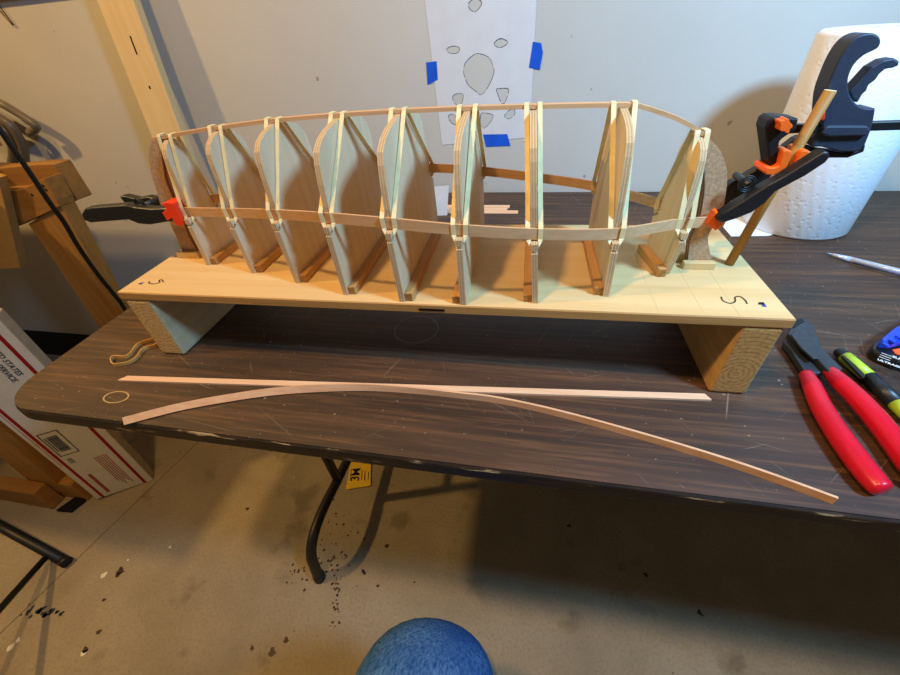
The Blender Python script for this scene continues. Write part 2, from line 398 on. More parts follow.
def add_ribbon(bm, path, wdirs, w, t, closed=False, mat=0):
    """strip of rectangular section; wdirs gives its width direction (one or a list)"""
    P, T = frames(path, closed); n = len(P)
    wd = wdirs if isinstance(wdirs, list) else [wdirs]*n
    rings = []
    for i in range(n):
        W_ = Vector(wd[i]); W_ = (W_ - T[i]*W_.dot(T[i])).normalized(); N = T[i].cross(W_)
        rings.append([bm.verts.new(P[i]+W_*(a*(w[i] if isinstance(w, list) else w)/2)+N*(b*t/2)) for a, b in ((-1, -1), (1, -1), (1, 1), (-1, 1))])
    for i in range(n if closed else n-1):
        a, b = rings[i], rings[(i+1) % n]
        for k in range(4):
            f = bm.faces.new((a[k], a[(k+1) % 4], b[(k+1) % 4], b[k])); f.material_index = mat
    if not closed:
        for rg in (rings[0], rings[-1]):
            f = bm.faces.new(rg); f.material_index = mat
def catmull(pts, n=8, closed=False):
    P = [Vector(p) for p in pts]; out = []; m = len(P)
    rng = range(m) if closed else range(m-1)
    for i in rng:
        if closed: p0, p1, p2, p3 = P[i-1], P[i], P[(i+1) % m], P[(i+2) % m]
        else: p0, p1, p2, p3 = P[max(i-1, 0)], P[i], P[i+1], P[min(i+2, m-1)]
        for k in range(n):
            t = k/n
            out.append(.5*((2*p1)+(p2-p0)*t+(2*p0-5*p1+4*p2-p3)*t*t+(3*p1-p0-3*p2+p3)*t**3))
    if not closed: out.append(P[-1])
    return out
def text_mesh(name, s, size, mat, parent, mtx, ext=.0002, bold=False, shear=0, sx=1.0):
    cu = bpy.data.curves.new(name, 'FONT'); cu.body = s; cu.size = size; cu.extrude = ext; cu.shear = shear
    if bold: cu.offset = size*.018
    ob = bpy.data.objects.new(name, cu); COL.objects.link(ob)
    dg = bpy.context.evaluated_depsgraph_get(); me = bpy.data.meshes.new_from_object(ob.evaluated_get(dg))
    bpy.data.objects.remove(ob); me.name = name
    me.transform(Matrix.Diagonal((sx, 1, 1, 1))); me.transform(mtx); me.materials.clear(); me.materials.append(mat)
    o = bpy.data.objects.new(name, me); COL.objects.link(o); o.parent = parent
    return o
def frame_mtx(o, x, y, z):
    return Matrix(((x[0], y[0], z[0], o[0]), (x[1], y[1], z[1], o[1]), (x[2], y[2], z[2], o[2]), (0, 0, 0, 1)))

# ------------------------------------------------------------------ the setting
bm = bmesh.new(); add_box(bm, (-4, -3, ZF-.1), (4.5, YW, ZF)); struct(finish('floor', bm, M['floor']))
bm = bmesh.new(); add_box(bm, (-4, YW, ZF-.1), (4.5, YW+.12, 1.9)); struct(finish('wall_back', bm, M['wall']))
bm = bmesh.new(); add_box(bm, (-4, YW-.012, ZF), (-.02, YW, ZF+.132)); struct(finish('baseboard_back', bm, M['dark_trim']))
# dark strip fixed to the wall at the upper left
bm = bmesh.new()
a = aty(-30, 3, YW); c = aty(112, -1, YW)
add_box(bm, (a.x, YW-.012, a.z), (c.x, YW, a.z+.05)); struct(finish('trim_1', bm, M['dark_trim']))
# control joint sawn into the slab
j0 = atz(196, 444, ZF); j1 = atz(70, 566, ZF); jd = (j1-j0).normalized()
bm = bmesh.new(); add_ribbon(bm, [j0-jd*.5+Vector((0, 0, .0003)), j1+jd*.3+Vector((0, 0, .0003))], Vector((0, 0, 1)).cross(jd), .003, .0008)
struct(finish('trim_2', bm, plain('joint_line', '#7b6d58', .9, .1)))

# ------------------------------------------------------------------ folding table
table = thing('folding_table', 'brown wood-grain folding table with rounded corner and scratched top', 'table')
TL, TW, TT, R = 1.83, .762, .021, .055
def rr(z, inset=0):
    pts = []
    for cx, cy, a0 in ((R, R, PI), (TL-R, R, 1.5*PI), (TL-R, TW-R, 0), (R, TW-R, .5*PI)):
        for k in range(9):
            a = a0 + .5*PI*k/8; pts.append((cx+(R-inset)*math.cos(a), cy+(R-inset)*math.sin(a), z))
    return pts
bm = bmesh.new(); add_prism(bm, rr(-.0015, .002), (0, 0, .0015)); finish('tabletop', bm, M['laminate'], table)
bm = bmesh.new(); add_prism(bm, rr(-TT), (0, 0, TT-.0015), 0); finish('edge_band', bm, M['table_edge'], table, bevel=.004, seg=3)
bm = bmesh.new(); add_box(bm, (.06, .06, -.05), (TL-.06, .075, -TT)); add_box(bm, (.06, TW-.075, -.05), (TL-.06, TW-.06, -TT))
finish('apron', bm, M['leg_steel'], table)
def leg_set(x):
    for s in (0, 1):
        fy = (lambda y: y) if s == 0 else (lambda y: TW-y)
        bm = bmesh.new()
        path = catmull([(x, fy(.091), ZF+.004), (x, fy(.096), ZF+.05), (x, fy(.108), ZF+.103), (x, fy(.142), ZF+.133), (x, fy(.20), ZF+.142), (x, fy(.28), ZF+.134), (x, fy(.345), ZF+.128), (x, fy(.38), ZF+.125)], 5)
        add_tube(bm, path, .0125, 14); o = finish('leg', bm, M['leg_steel'], table, True)
        bm = bmesh.new(); add_tube(bm, [(x, fy(.091), ZF), (x, fy(.0925), ZF+.02)], .0145, 14); finish('foot_cap', bm, M['cap'], o, True)
        bm = bmesh.new(); add_tube(bm, [(x, fy(.286), ZF+.134), (x, fy(.27), -.02)], .0115, 14); finish('upright', bm, M['leg_steel'], table, True)
    bm = bmesh.new(); d = .42 if x < .9 else -.42
    add_tube(bm, [(x, .381, -.36), (x+d, .381, -.022)], .007, 10); finish('brace', bm, M['leg_steel'], table, True)
    bm = bmesh.new(); add_tube(bm, [(x, .275, -.36), (x, TW-.275, -.36)], .009, 10); finish('crossbar', bm, M['leg_steel'], table, True)
leg_set(.181); leg_set(TL-.181)

# ------------------------------------------------------------------ building board with stations
jig = thing('boat_building_jig', 'pale plywood building board on two wooden blocks with a row of hull formers', 'boat frame', None, BO, (0, 0, BYAW))
bm = bmesh.new()
for f in add_box(bm, (0, 0, HB), (LB, WB, ZT)):
    pass
for f in bm.faces:
    f.normal_update()
    c = f.calc_center_median()
    f.material_index = 0 if abs(c.z-ZT) < 1e-4 or abs(c.z-HB) < 1e-4 else 1
base = finish('base_board', bm, [M['board_top'], M['board_edge']], jig, bevel=.0012, seg=1)
# sawn flaw in the front edge
a = bv(418, 309, -.0002)
bm = bmesh.new(); add_box(bm, (a.x+.001, -.0006, HB+.0035), (a.x+.029, .002, HB+.006)); finish('edge_flaw', bm, M['dark_trim'], base)
def s_mark(pts):
    bm = bmesh.new(); P = catmull([bz(x, y, ZT)+Vector((0, 0, .0003)) for x, y in pts], 6)
    n = len(P); wd = []
    for i in range(n):
        t = P[min(i+1, n-1)]-P[max(i-1, 0)]; wd.append(Vector((-t.y, t.x, 0)))
    add_ribbon(bm, P, wd, .0012, .0003); finish('letter_mark', bm, M['ink'], base)
s_mark([(721, 297), (723, 301), (730, 303.5), (735, 301.5), (735, 297.5), (740, 296.8), (745, 300.5), (747, 304)])
s_mark([(149.5, 281.5), (149.5, 283.5), (155, 284), (160, 282.3), (159, 280.6), (162, 280), (163.5, 282.2)])
for (x, y, mm, sx) in ((141, 283.5, 'blue_ink', .006), (761, 303.5, 'ink', .006), (763.5, 305.5, 'blue_ink', .004)):
    q = bz(x, y, ZT); bm = bmesh.new()
    add_prism(bm, [(q.x-sx/2, q.y-.002, ZT+.0001), (q.x+sx*.4, q.y-.0025, ZT+.0001), (q.x+sx/2, q.y+.002, ZT+.0001), (q.x-sx*.3, q.y+.0015, ZT+.0001)], (0, 0, .0003)); finish('plug_mark', bm, M[mm], base)
# pencil station lines across the board
for u in (.66, .69, .62):
    bm = bmesh.new(); add_box(bm, (u, .003, ZT), (u+.0005, .20, ZT+.00015)); finish('pencil_line', bm, plain('faint_pencil', '#cdb98c', .8, .1), base)
# two stud offcuts that carry the board
for e0, sm, em in ((.0022, 'stud', 'stud_end_a'), (LB-.0045-.0369, 'stud_brown', 'stud_end_b')):
    bm = bmesh.new(); add_box(bm, (e0, .0005, 0), (e0+.0369, .2, HB))
    for f in bm.faces:
        c = f.calc_center_median(); f.material_index = 1 if (abs(c.y-.0005) < 1e-4 or abs(c.y-.2) < 1e-4) else 0
    finish('support_block', bm, [M[sm], M[em]], jig, bevel=.004, seg=3)

US = [.078, .1545, .2255, .2955, .3635, .430, .5035, .575, .6405]
WS = [.031, .048, .068, .0895, .0985, .100, .092, .0745, .035]
KP = [(.058, .2500), (.080, .2528), (.1145, .2563), (.1481, .2592), (.2189, .2639), (.2931, .2662), (.3581, .2671), (.4278, .2668), (.4905, .2658), (.5715, .2637), (.5904, .2607), (.6042, .2564), (.6182, .2515), (.6328, .2448), (.6510, .2345)]
UT = [.0800, .1481, .2189, .2931, .3581, .4278, .4905, .5715, .6441]      # where each former meets the keel
YAWF = [0, 0, 0, 0, 0, 0, 0, 0, .15]      # the last former stands slightly turned
BANDW = [.0075, .0068, .0065, .0062, .0066, .0078, .0062, .0092, .0045]
def interp(tab, u):
    for (a, b), (c, d) in zip(tab, tab[1:]):
        if a <= u <= c: return b+(d-b)*(u-a)/(c-a)
    return tab[0][1] if u < tab[0][0] else tab[-1][1]
KT = .0036
KP = [(u, z-.0016) for u, z in KP]
SZ = [(.04, .170), (.095, .1713), (.146, .1755), (.2265, .1822), (.2825, .1873), (.346, .1869), (.41, .1821), (.4845, .1747), (.559, .1681), (.642, .159), (.70, .154)]
PROF = [(0, .05), (.0015, .25), (.0045, .49), (.009, .70), (.0135, .80), (.0175, .87), (.0275, .925), (.0435, .968), (.065, 1.0)]
def slot_z(k): return interp(SZ, US[k]) - .0053 - .0105
cl_side = [1, 1, 1, 1, 1, -1, -1, -1, -1]
for k in range(9):
    u, W_ = US[k], WS[k]; zt = interp(KP, UT[k])-KT/2-.0003; zs = interp(SZ, u)-.0053
    half = []
    Wb = W_ if k < 8 else .026
    zb = slot_z(k)
    half += [(Wb, ZT), (W_, zb), (W_-.010, zb+.005), (W_-.010, zb+.0078), (W_, zb+.003), (W_, zs-.001), (W_-.0112, zs-.001)]
    top = [((W_-.0112)*h, zt-dz) for dz, h in PROF if zt-dz > zs+.012]
    half += top[::-1]
    pts = [(-.003, -h, z-ZT) for h, z in half] + [(-.003, h, z-ZT) for h, z in half[::-1]]
    bm = bmesh.new(); add_prism(bm, pts, (.006, 0, 0), 0, 1)
    fo = finish('former', bm, [M['ply_face'], M['ply_edge']], jig, loc_=(u, VC, ZT), rot=(0, math.atan2(UT[k]-u, .163), YAWF[k]))
    s = cl_side[k]; cl = Wb-.002 if k < 8 else .031
    bm = bmesh.new(); x0, x1 = (.003, .0118) if s > 0 else (-.0118, -.003)
    add_box(bm, (x0, -cl, 0), (x1, cl, .0092))
    for f in bm.faces: f.material_index = 1 if abs(f.calc_center_median().y) > cl-.001 else 0
    finish('cleat', bm, [M['cleat'], M['cleat_end']], fo, bevel=.0006, seg=1)
# stem and stern pieces along the centreline
def stem(outl, blocks):
    bm = bmesh.new(); add_prism(bm, [(u, VC-.006, z) for u, z in outl], (0, .012, 0), 0, 1)
    o = finish('stem_piece', bm, [M['stem_ply'], M['stem_edge']], jig)
    for u0, u1, v0, v1, h in blocks:
        bm = bmesh.new(); add_box(bm, (u0, v0, ZT), (u1, v1, ZT+h)); finish('cleat', bm, M['cleat_pale'], o, bevel=.0006, seg=1)
def sm2(p, n=4): return [(q.x, q.y) for q in catmull([(a, b, 0) for a, b in p], n)]
stem(sm2([(.020, ZT), (.021, .107), (.0245, .130), (.0262, .152), (.0272, .174), (.031, .187), (.037, .209), (.045, .228), (.054, .241), (.062, .2478)])
     + sm2([(.070, .2490), (.0695, .243), (.060, .222), (.053, .205), (.050, .185), (.049, .165), (.0445, .140), (.0435, .125), (.0445, .109), (.047, ZT)]),
     [(.0165, .051, .0885, .0958, .0085), (.014, .040, .1082, .1165, .0085)])
stem(sm2([(.697, ZT), (.6945, .109), (.6885, .119), (.6825, .132), (.681, .142), (.6855, .158), (.6845, .170), (.682, .183), (.678, .198), (.673, .209), (.663, .223), (.652, .2318)])
     + sm2([(.6485, .2318), (.652, .215), (.6575, .200), (.6625, .184), (.665, .170), (.667, .155), (.666, .144), (.665, .132), (.6675, .119), (.671, ZT)]),
     [(.664, .696, .0885, .0958, .008), (.655, .690, .1082, .1165, .008)])

# ------------------------------------------------------------------ strips on the frame
def local_thing_mesh(name, bm, mat, label, cat, group=None, **kw):
    o = finish(name, bm, mat, None, loc_=BO, rot=(0, 0, BYAW), **kw); return tag(o, label, cat, group)
def resample(tab, n=70):
    return [Vector(p) for p in catmull(tab, n//max(1, len(tab)-1)+1)]
bm = bmesh.new(); add_ribbon(bm, resample([(u, VC, z) for u, z in KP]), Vector((0, 1, 0)), .0085, KT)
local_thing_mesh('keel_strip', bm, M['cedar'], 'thin wooden keel strip arching over the tops of all formers', 'wood strip')
SP = [(.049, .0925)] + [(u, VC-(w-.0112)-.0014) for u, w in zip(US, WS)] + [(.690, .0935)]
for sgn, lab in ((1, 'thin wooden side strip banded along the front of the formers'), (-1, 'thin wooden side strip along the back of the formers, nearest the wall')):
    pts = [(u, v if sgn > 0 else 2*VC-v, interp(SZ, u)) for u, v in SP]
    bm = bmesh.new(); add_ribbon(bm, resample(pts), Vector((0, 0, 1)), .0106, .0024)
    local_thing_mesh('side_strip', bm, M['cedar'], lab, 'wood strip', 'side strips on the frame')
# rubber bands: one long loop per former
ORD = ['first', 'second', 'third', 'fourth', 'fifth', 'sixth', 'seventh', 'eighth', 'ninth']
WHERE = ['leftmost band, beside the black clamp', None, None, None, None, None, None, None, 'rightmost band, at the narrow end former']
for k in range(9):
    u, W_ = US[k], WS[k]; zk = interp(KP, UT[k])+KT/2+.0006; zs = interp(SZ, u); zsl = slot_z(k)+.004
    vs = (W_-.0112)+.0014+.0012+.0008   # just outside the side strip, measured from the centreline
    X = Vector((1, 0, 0)); Yv = Vector((0, 1, 0)); Z = Vector((0, 0, 1))
    w1 = BANDW[k]; w0 = .0056
    pts, wd, ws = [], [], []
    def put(x, v, z, d, w=.0044): pts.append(Vector((x, v, z))); wd.append(d); ws.append(w)
    for face in (1, -1):         # front half then back half, as one loop
        put(0, -face*(W_-.006), zsl, Yv, .0022)
        sx = face
        lower = [(.0040, W_-.0050, zsl+.0006, Yv), (.0043, W_-.0050, zs-.0098, Yv+X*.4*face), (w0-.0006, vs+.0012, zs-.0062, X+Yv*.3*face)]
        rise = [(w0, vs, zs-.0045), (w0+.0003, vs, zs+.0055)] + [(w0+(w1-w0)*t, vs+(.0055-vs)*t, zs+.0055+(zk-.003-zs-.0055)*t) for t in (.25, .5, .75)] + [(w1, .0052, zk-.002), (w1, .0042, zk)]
        for (x, v, z, d), w in zip(lower, (.0022, .0024, .0036)): put(sx*x, -face*v, z, d, w)
        for x, v, z in rise: put(sx*x, -face*v, z, X)
        for x, v, z in rise[::-1]: put(sx*x, face*v, z, X)
        for (x, v, z, d), w in zip(lower[::-1], (.0036, .0024, .0022)): put(sx*x, face*v, z, Vector((d.x, -d.y, d.z)), w)
    # keep width directions from flipping along the loop
    for i in range(1, len(wd)):
        if wd[i].dot(wd[i-1]) < 0: wd[i] = -wd[i]
    bm = bmesh.new(); add_ribbon(bm, [Matrix.Rotation(YAWF[k], 3, 'Z') @ p + Vector((u+(UT[k]-u)*(p.z-ZT)/.163, VC, 0)) for p in pts], wd, ws, .0009, closed=True)
    lab = 'pale rubber band looped over the %s former from the left' % ORD[k]
    if k == 8: lab = 'pale rubber band over the rightmost, narrowest former'
    if k == 0: lab = 'pale rubber band over the leftmost former beside the black clamp'
    local_thing_mesh('rubber_band', bm, M['rubber'], lab, 'rubber band', 'rubber bands holding the strips to the formers')

# ------------------------------------------------------------------ dowel and clamps (in the board's frame)
def bm_px(bm, pix, v0, v1, mat=0):
    pts = [bv(x, y, v0) for x, y in pix]; add_prism(bm, pts, (0, v1-v0, 0), mat)
d0 = Vector((.7157, VC+.0007, ZT)); d1 = Vector((.7352, VC+.0007, .2650))
dw = thing('wooden_dowel', 'stained brown dowel standing at the right end of the board', 'dowel', None, BO, (0, 0, BYAW))
dw.location = BO + BX*d0.x + BY*d0.y + Vector((0, 0, ZT))
bm = bmesh.new(); add_tube(bm, [(0, 0, .0), d1-d0], .0046, 14); finish('shaft', bm, M['dowel'], dw, False)
bm = bmesh.new(); add_tube(bm, [d1-d0, (d1-d0)*1.004], .0044, 14); finish('cut_end', bm, M['dowel_end'], dw)

bc = thing('bar_clamp', 'small black and orange bar clamp gripping the upright dowel', 'clamp', None, BO, (0, 0, BYAW))
def part(name, mat, parent, build, **kw):
    bm = bmesh.new(); build(bm); return finish(name, bm, mat, parent, **kw)
HANDLE = [(814, 138), (822, 127), (824, 105), (826, 92), (833, 73), (841, 56), (851, 42), (862, 34.5), (873, 33), (880, 37), (881, 43), (877, 49), (865, 55), (855, 64), (849, 77), (849, 88), (851, 96), (857, 104), (866, 108), (876, 108), (874, 120), (871, 131), (865, 146), (858, 152), (840, 152), (822, 147), (812, 147)]
SMOOTH = [(q.x, q.y) for q in catmull([(x, y, 0) for x, y in HANDLE[2:20]], 4)] + HANDLE[20:] + HANDLE[:2]
part('body', M['navy_plastic'], bc, lambda b: bm_px(b, SMOOTH, .1082, .128), bevel=.0018)
part('ridge', M['navy_plastic'], bc, lambda b: bm_px(b, [(821, 134), (825, 128), (829, 126), (868, 126), (871, 130), (868, 136), (829, 137)], .1045, .110), bevel=.002)
part('trigger', M['navy_plastic'], bc, lambda b: bm_px(b, [(849, 92), (860, 80), (872, 67), (884, 60), (894, 58), (900, 61), (899, 66), (893, 68), (886, 69), (880, 74), (876, 80), (869, 85), (867, 91), (863, 94), (858, 103), (852, 100)], .112, .124), bevel=.0015)
part('bar', M['black_steel'], bc, lambda b: add_box(b, (.7135, .110, .2315), (.96, .117, .2385)), bevel=.0006, seg=1)
part('fixed_jaw', M['black_matte'], bc, lambda b: bm_px(b, [(765, 128), (768, 120), (773, 117), (779, 116.5), (799, 118.5), (796, 130), (785, 137), (780, 141), (778.5, 150), (777, 169), (770, 170.5), (768, 152)], .100, .120), bevel=.0014)
part('lower_guard', M['black_matte'], bc, lambda b: bm_px(b, [(812, 147), (822, 150), (845, 153), (858, 151), (866, 145), (864, 152), (848, 158), (830, 158), (815, 154), (808, 150)], .112, .124), bevel=.001)
part('jaw_pad', M['orange'], bc, lambda b: bm_px(b, [(764, 172), (767, 167), (774, 168), (779, 166), (783, 151), (786, 149.5), (792, 151), (792.5, 153), (787, 168.5), (781, 173.5), (772, 175.5), (766, 175)], .0935, .118), bevel=.0012)
part('jaw_pad', M['orange'], bc, lambda b: bm_px(b, [(795, 164.5), (801, 151), (804, 150), (809.5, 150.5), (810, 153), (806, 160), (800, 164)], .0935, .118), bevel=.0012)
def knob(b):
    pts = []
    for i in range(40):
        a = 2*PI*i/40; r = 6.0 + .9*math.cos(5*a); pts.append((786+r*math.cos(a), 126+r*1.12*math.sin(a)))
    bm_px(b, pts, .090, .101)
part('knob', M['orange'], bc, knob, bevel=.0012)
part('release_button', M['redorange'], bc, lambda b: bm_px(b, [(820, 118), (824, 112), (826, 112), (825, 119), (822, 121)], .1055, .112), bevel=.0006)

def spring_clamp(label, arms, pads, pivot, joint_v):
    t = thing('spring_clamp', label, 'clamp', 'black spring clamps', BO, (0, 0, BYAW))
    for poly, v0, v1 in arms: part('arm', M['black_plastic'], t, lambda b: bm_px(b, poly, v0, v1), bevel=.0022, seg=3)
    for poly, v0, v1, mt in pads: part('jaw_tip', M[mt], t, lambda b: bm_px(b, poly, v0, v1), bevel=.0008)
    p = bv(pivot[0], pivot[1], joint_v[0])
    part('pivot_pin', M['black_plastic'], t, lambda b: add_tube(b, [p, p+Vector((0, joint_v[1]-joint_v[0], 0))], .0032, 18))
    def spring(b):
        q = bv(pivot[0]-3, pivot[1]-2, joint_v[0]-.003)
        for r in (.0035, .0055, .0072):
            add_tube(b, [q+Vector((r*math.cos(a*2*PI/24), 0, r*math.sin(a*2*PI/24))) for a in range(24)], .0007, 6, closed=True)
    part('spring', M['black_steel'], t, spring)
    return t
spring_clamp('black spring clamp with orange tips at the right end of the frame',
    [([(716, 220), (722, 214), (745, 200), (758, 191.5), (770, 184), (782, 178), (814, 158), (824, 151.5), (830, 152), (831, 157), (826, 163), (806, 176), (776, 192), (765, 204), (752, 213), (737, 219), (722, 224)], .0745, .0875),
     ([(721, 209), (719.5, 203), (722, 193.5), (731, 183), (746, 176), (759, 168), (782, 150), (796, 139), (803, 136), (806, 139), (800, 145), (786, 158), (772, 176), (760, 187.5), (749, 193.5), (740, 196.5), (731, 201), (724, 210)], .1235, .1345)],
    [([(706.5, 224), (711, 219), (715, 213), (719, 212), (722, 215), (721, 219), (724, 224), (720, 229), (715, 231), (712, 228)], .0815, .0922, 'orange'), ([(712, 208), (718, 198), (724, 200), (722, 210), (716, 213)], .1105, .124, 'orange')],
    (750, 186), (.0875, .1215))
spring_clamp('black spring clamp with red-orange tips at the left end of the frame',
    [([(173, 222), (168, 222), (150, 225), (138, 224), (128, 220), (108, 221.5), (90, 223), (83, 220), (81, 214), (84, 209), (92, 207.5), (125, 205), (132, 207), (150, 209), (172, 208), (173, 212)], .0735, .0865),
     ([(185, 207), (172, 206), (158, 208), (145, 209), (134, 207), (124, 203), (118.5, 196.5), (123, 196), (136, 199), (146, 197), (158, 199), (170, 198), (186, 197)], .1215, .1335)],
    [([(161, 204), (166, 202.5), (173, 203.5), (175, 209), (178, 214), (183, 224), (180, 227), (175, 224), (172, 218), (167, 221), (162, 213), (166, 209)], .0715, .0912, 'redorange'), ([(178, 206), (182, 196), (187, 198), (185, 208)], .111, .124, 'redorange')],
    (143, 206), (.0865, .1215))

# ------------------------------------------------------------------ loose things on the table
p0, p1 = Vector((.131, .0628, 0)), Vector((.8475, .1185, 0)); dd = (p1-p0).normalized(); nn = Vector((-dd.y, dd.x, 0)); h = .0042
bm = bmesh.new(); add_prism(bm, [p0-nn*h+dd*.004+Vector((0,0,.0)), p1-nn*h-dd*.002, p1+nn*h-dd*.006, p0+nn*h+dd*.012-dd*.0], (0, 0, .0024))
tag(finish('wood_strip', bm, M['cedar_pale']), 'straight flat pale wood strip lying on the table in front of the board', 'wood strip', 'loose strips at the table front')
bp = [(.205, -.0005), (.255, .0265), (.307, .0475), (.362, .065), (.422, .0775), (.475, .0845), (.53, .0862), (.58, .0852), (.624, .0832), (.689, .0725), (.774, .052), (.846, .031), (.906, .0085)]
BP = catmull([(x, y+.0005, .0045) for x, y in bp], 6); wds = []
for i, q in enumerate(BP):                       # lies almost flat at the left end, on edge by the middle
    t = (BP[min(i+1, len(BP)-1)]-BP[max(i-1, 0)]).normalized(); a = math.radians(42)*max(0, min(1, (.56-q.x)/.26))
    wds.append(Vector((0, 0, 1))*math.cos(a) + Vector((-t.y, t.x, 0))*math.sin(a)); q.z = .0044*math.cos(a)+.0012*math.sin(a)+.0001
bm = bmesh.new(); add_ribbon(bm, BP, wds, .0088, .0024)
tag(finish('wood_strip', bm, M['bent']), 'bent pale wood strip standing on edge, curving across the table front', 'wood strip', 'loose strips at the table front')
# three short strips at the back of the table
for (xa, xb, yy, dy, lab) in ((.415, .598, .662, .0, 'short pale strip at the table back, farthest of three behind the formers'), (.43, .594, .646, 0, 'short pale strip at the table back, middle of three behind the formers'), (.425, .618, .630, 0, 'short pale strip at the table back, nearest of three behind the formers')):
    bm = bmesh.new(); add_box(bm, (xa, yy-.0066, 0), (xb, yy+.0066, .003)); tag(finish('wood_strip', bm, M['cedar_pale'], bevel=.0004, seg=1), lab, 'wood strip', 'short strips behind the frame')
# folded scrap of white paper
q = atz(444, 216)
bm = bmesh.new(); add_prism(bm, [q+Vector((-.03, .0, 0)), q+Vector((.006, .004, 0)), q+Vector((.013, .012, .062)), q+Vector((-.03, .01, .060))], (0, .0006, 0))
add_prism(bm, [q+Vector((-.03, .0, 0)), q+Vector((.006, .004, 0)), q+Vector((.006, .05, 0)), q+Vector((-.03, .05, 0))], (0, 0, .0006))
tag(finish('paper_scrap', bm, M['paper']), 'small folded white paper scrap behind the middle formers', 'paper')
# loose tan rubber band
loop = [(112.5, 362), (114, 358.5), (119, 358), (126, 358.5), (132, 355), (137, 348), (142, 344.5), (149, 342), (157, 340), (160, 343), (156, 347), (149, 348.5), (143, 352), (138, 359), (131, 363.5), (123, 365.5), (115, 366)]
P = catmull([atz(x, y)+Vector((0, 0, .0026)) for x, y in loop], 6, True)
bm = bmesh.new(); add_ribbon(bm, P, Vector((0, 0, 1)), .0048, .0012, True)
tag(finish('rubber_band', bm, M['rubber_tan']), 'loose tan rubber band lying by the left wooden block', 'rubber band')

# pliers
pl = thing('nipper_pliers', 'end-cutting nippers with red grips lying right of the board', 'pliers')
def tb_px(bm, pix, z0, z1, mat=0): add_prism(bm, [atz(x, y, z0) for x, y in pix], (0, 0, z1-z0), mat)
part('jaw_arm', M['tool_steel'], pl, lambda b: tb_px(b, [(781, 347), (785, 338), (794, 346), (810, 361), (826, 374), (819, 378), (803, 379), (796, 368), (788, 355)], .003, .011), bevel=.0015)
part('jaw_arm', M['tool_steel'], pl, lambda b: tb_px(b, [(785, 338), (789, 330), (793, 325), (800, 322), (806, 325), (811, 331), (814, 339), (819, 352), (828, 362), (840, 374), (826, 377), (815, 365), (800, 352)], .0105, .018), bevel=.0018)
part('joint_plate', M['tool_steel'], pl, lambda b: tb_px(b, [(790, 336), (797, 330), (806, 333), (812, 343), (818, 360), (812, 360), (800, 349)], .018, .0205), bevel=.001)
part('cutting_edge', M['dark_steel'], pl, lambda b: tb_px(b, [(788, 329), (793, 323.5), (800, 322), (802, 326), (796, 329), (791, 333)], .012, .0185), bevel=.001)
def grip(path, zs, rs):
    def f(b): add_tube(b, catmull([atz(x, y, z) for (x, y), z in zip(path, zs)], 6), sum([[r0+(r1-r0)*k/6 for k in range(6)] for r0, r1 in zip(rs, rs[1:])], [])+[rs[-1]], 18)
    return f
part('grip', M['red_grip'], pl, grip([(806, 374), (812, 386), (822, 408), (838, 434), (856, 459), (872, 479), (881, 489), (884, 492)], [.010]*8, [.0062, .0082, .0090, .0094, .0096, .0094, .0084, .004]))
part('grip', M['red_grip'], pl, grip([(829, 371), (838, 380), (856, 397), (876, 419), (894, 442), (910, 464), (924, 483), (928, 488)], [.0125]*4+[.011]*4, [.0062, .0084, .0092, .0096, .0096, .0094, .0084, .004]))
# marker
mk = thing('marker_pen', 'black and lime green marker lying beside the red nippers', 'marker')
def seg(pa, pb, r, ra=None): return lambda b: add_tube(b, [atz(*pa, .0075), atz(*pb, .0075)], r if ra is None else [r, ra], 18)
part('cap_end', M['marker_black'], mk, seg((838, 351), (845, 357), .0056, .0066), bevel=.001)
part('clip', M['black_plastic'], mk, lambda b: tb_px(b, [(840, 357), (844, 356), (865, 377), (862, 380)], .0095, .012), bevel=.0006)
part('cap', M['lime'], mk, seg((845, 357), (869, 377), .0068))
part('barrel', M['marker_black'], mk, seg((869, 377), (897, 404), .0072))
part('barrel_end', M['lime'], mk, seg((897, 404), (914, 420), .0073))
# ballpoint
pn = thing('ballpoint_pen', 'clear silvery ballpoint pen lying at the right behind the marker', 'pen')
def pseg(pa, pb, r, ra=None): return lambda b: add_tube(b, [atz(*pa, .0042), atz(*pb, .0042)], r if ra is None else [r, ra], 14)
part('tip', M['pen_tip'], pn, pseg((825.5, 252.5), (832, 254.5), .0008, .002))
part('cone', M['pen_clear'], pn, pseg((832, 254.5), (851, 259.5), .0022, .0042))
part('barrel', M['pen_clear'], pn, pseg((851, 259.5), (960, 287), .0042))
part('refill', M['pen_dark'], pn, lambda b: add_tube(b, [atz(853, 262.3, .006), atz(958, 290, .006)], .0016, 8))
# glue bottle
gl = thing('glue_bottle', 'blue and black super glue bottle at the right edge of the table', 'glue')
part('base', M['label_black'], gl, lambda b: tb_px(b, [(865, 357), (867, 351), (875, 345), (888, 340), (940, 318), (955, 345), (946, 372), (910, 374), (891, 370), (876, 363.5)], 0, .013), bevel=.003)
part('squeeze_grip', M['blue_plastic'], gl, lambda b: tb_px(b, [(876, 349), (876, 345), (888, 335), (901, 327), (940, 306), (950, 320), (930, 336), (902, 346), (888, 350)], .013, .024), bevel=.003)
for i in range(5):
    x = 881+i*6.5; y = 345-i*3.9
    part('grip_rib', M['blue_plastic'], gl, lambda b: tb_px(b, [(x, y), (x+2.2, y-1.3), (x+8, y+2), (x+5.5, y+3.2)], .0235, .0262), bevel=.0006)
ga = atz(877, 360, .0135); gb = atz(902, 369, .0135); gx = (gb-ga).normalized(); gz = Vector((0, 0, 1)); gy = gz.cross(gx)
text_mesh('lettering', 'ULTRAGEL. CONTROL', .0046, M['label_white'], gl, frame_mtx(ga+gz*.0002, gx, gy, gz), .0002, True)
gc = atz(892, 359, .0135)
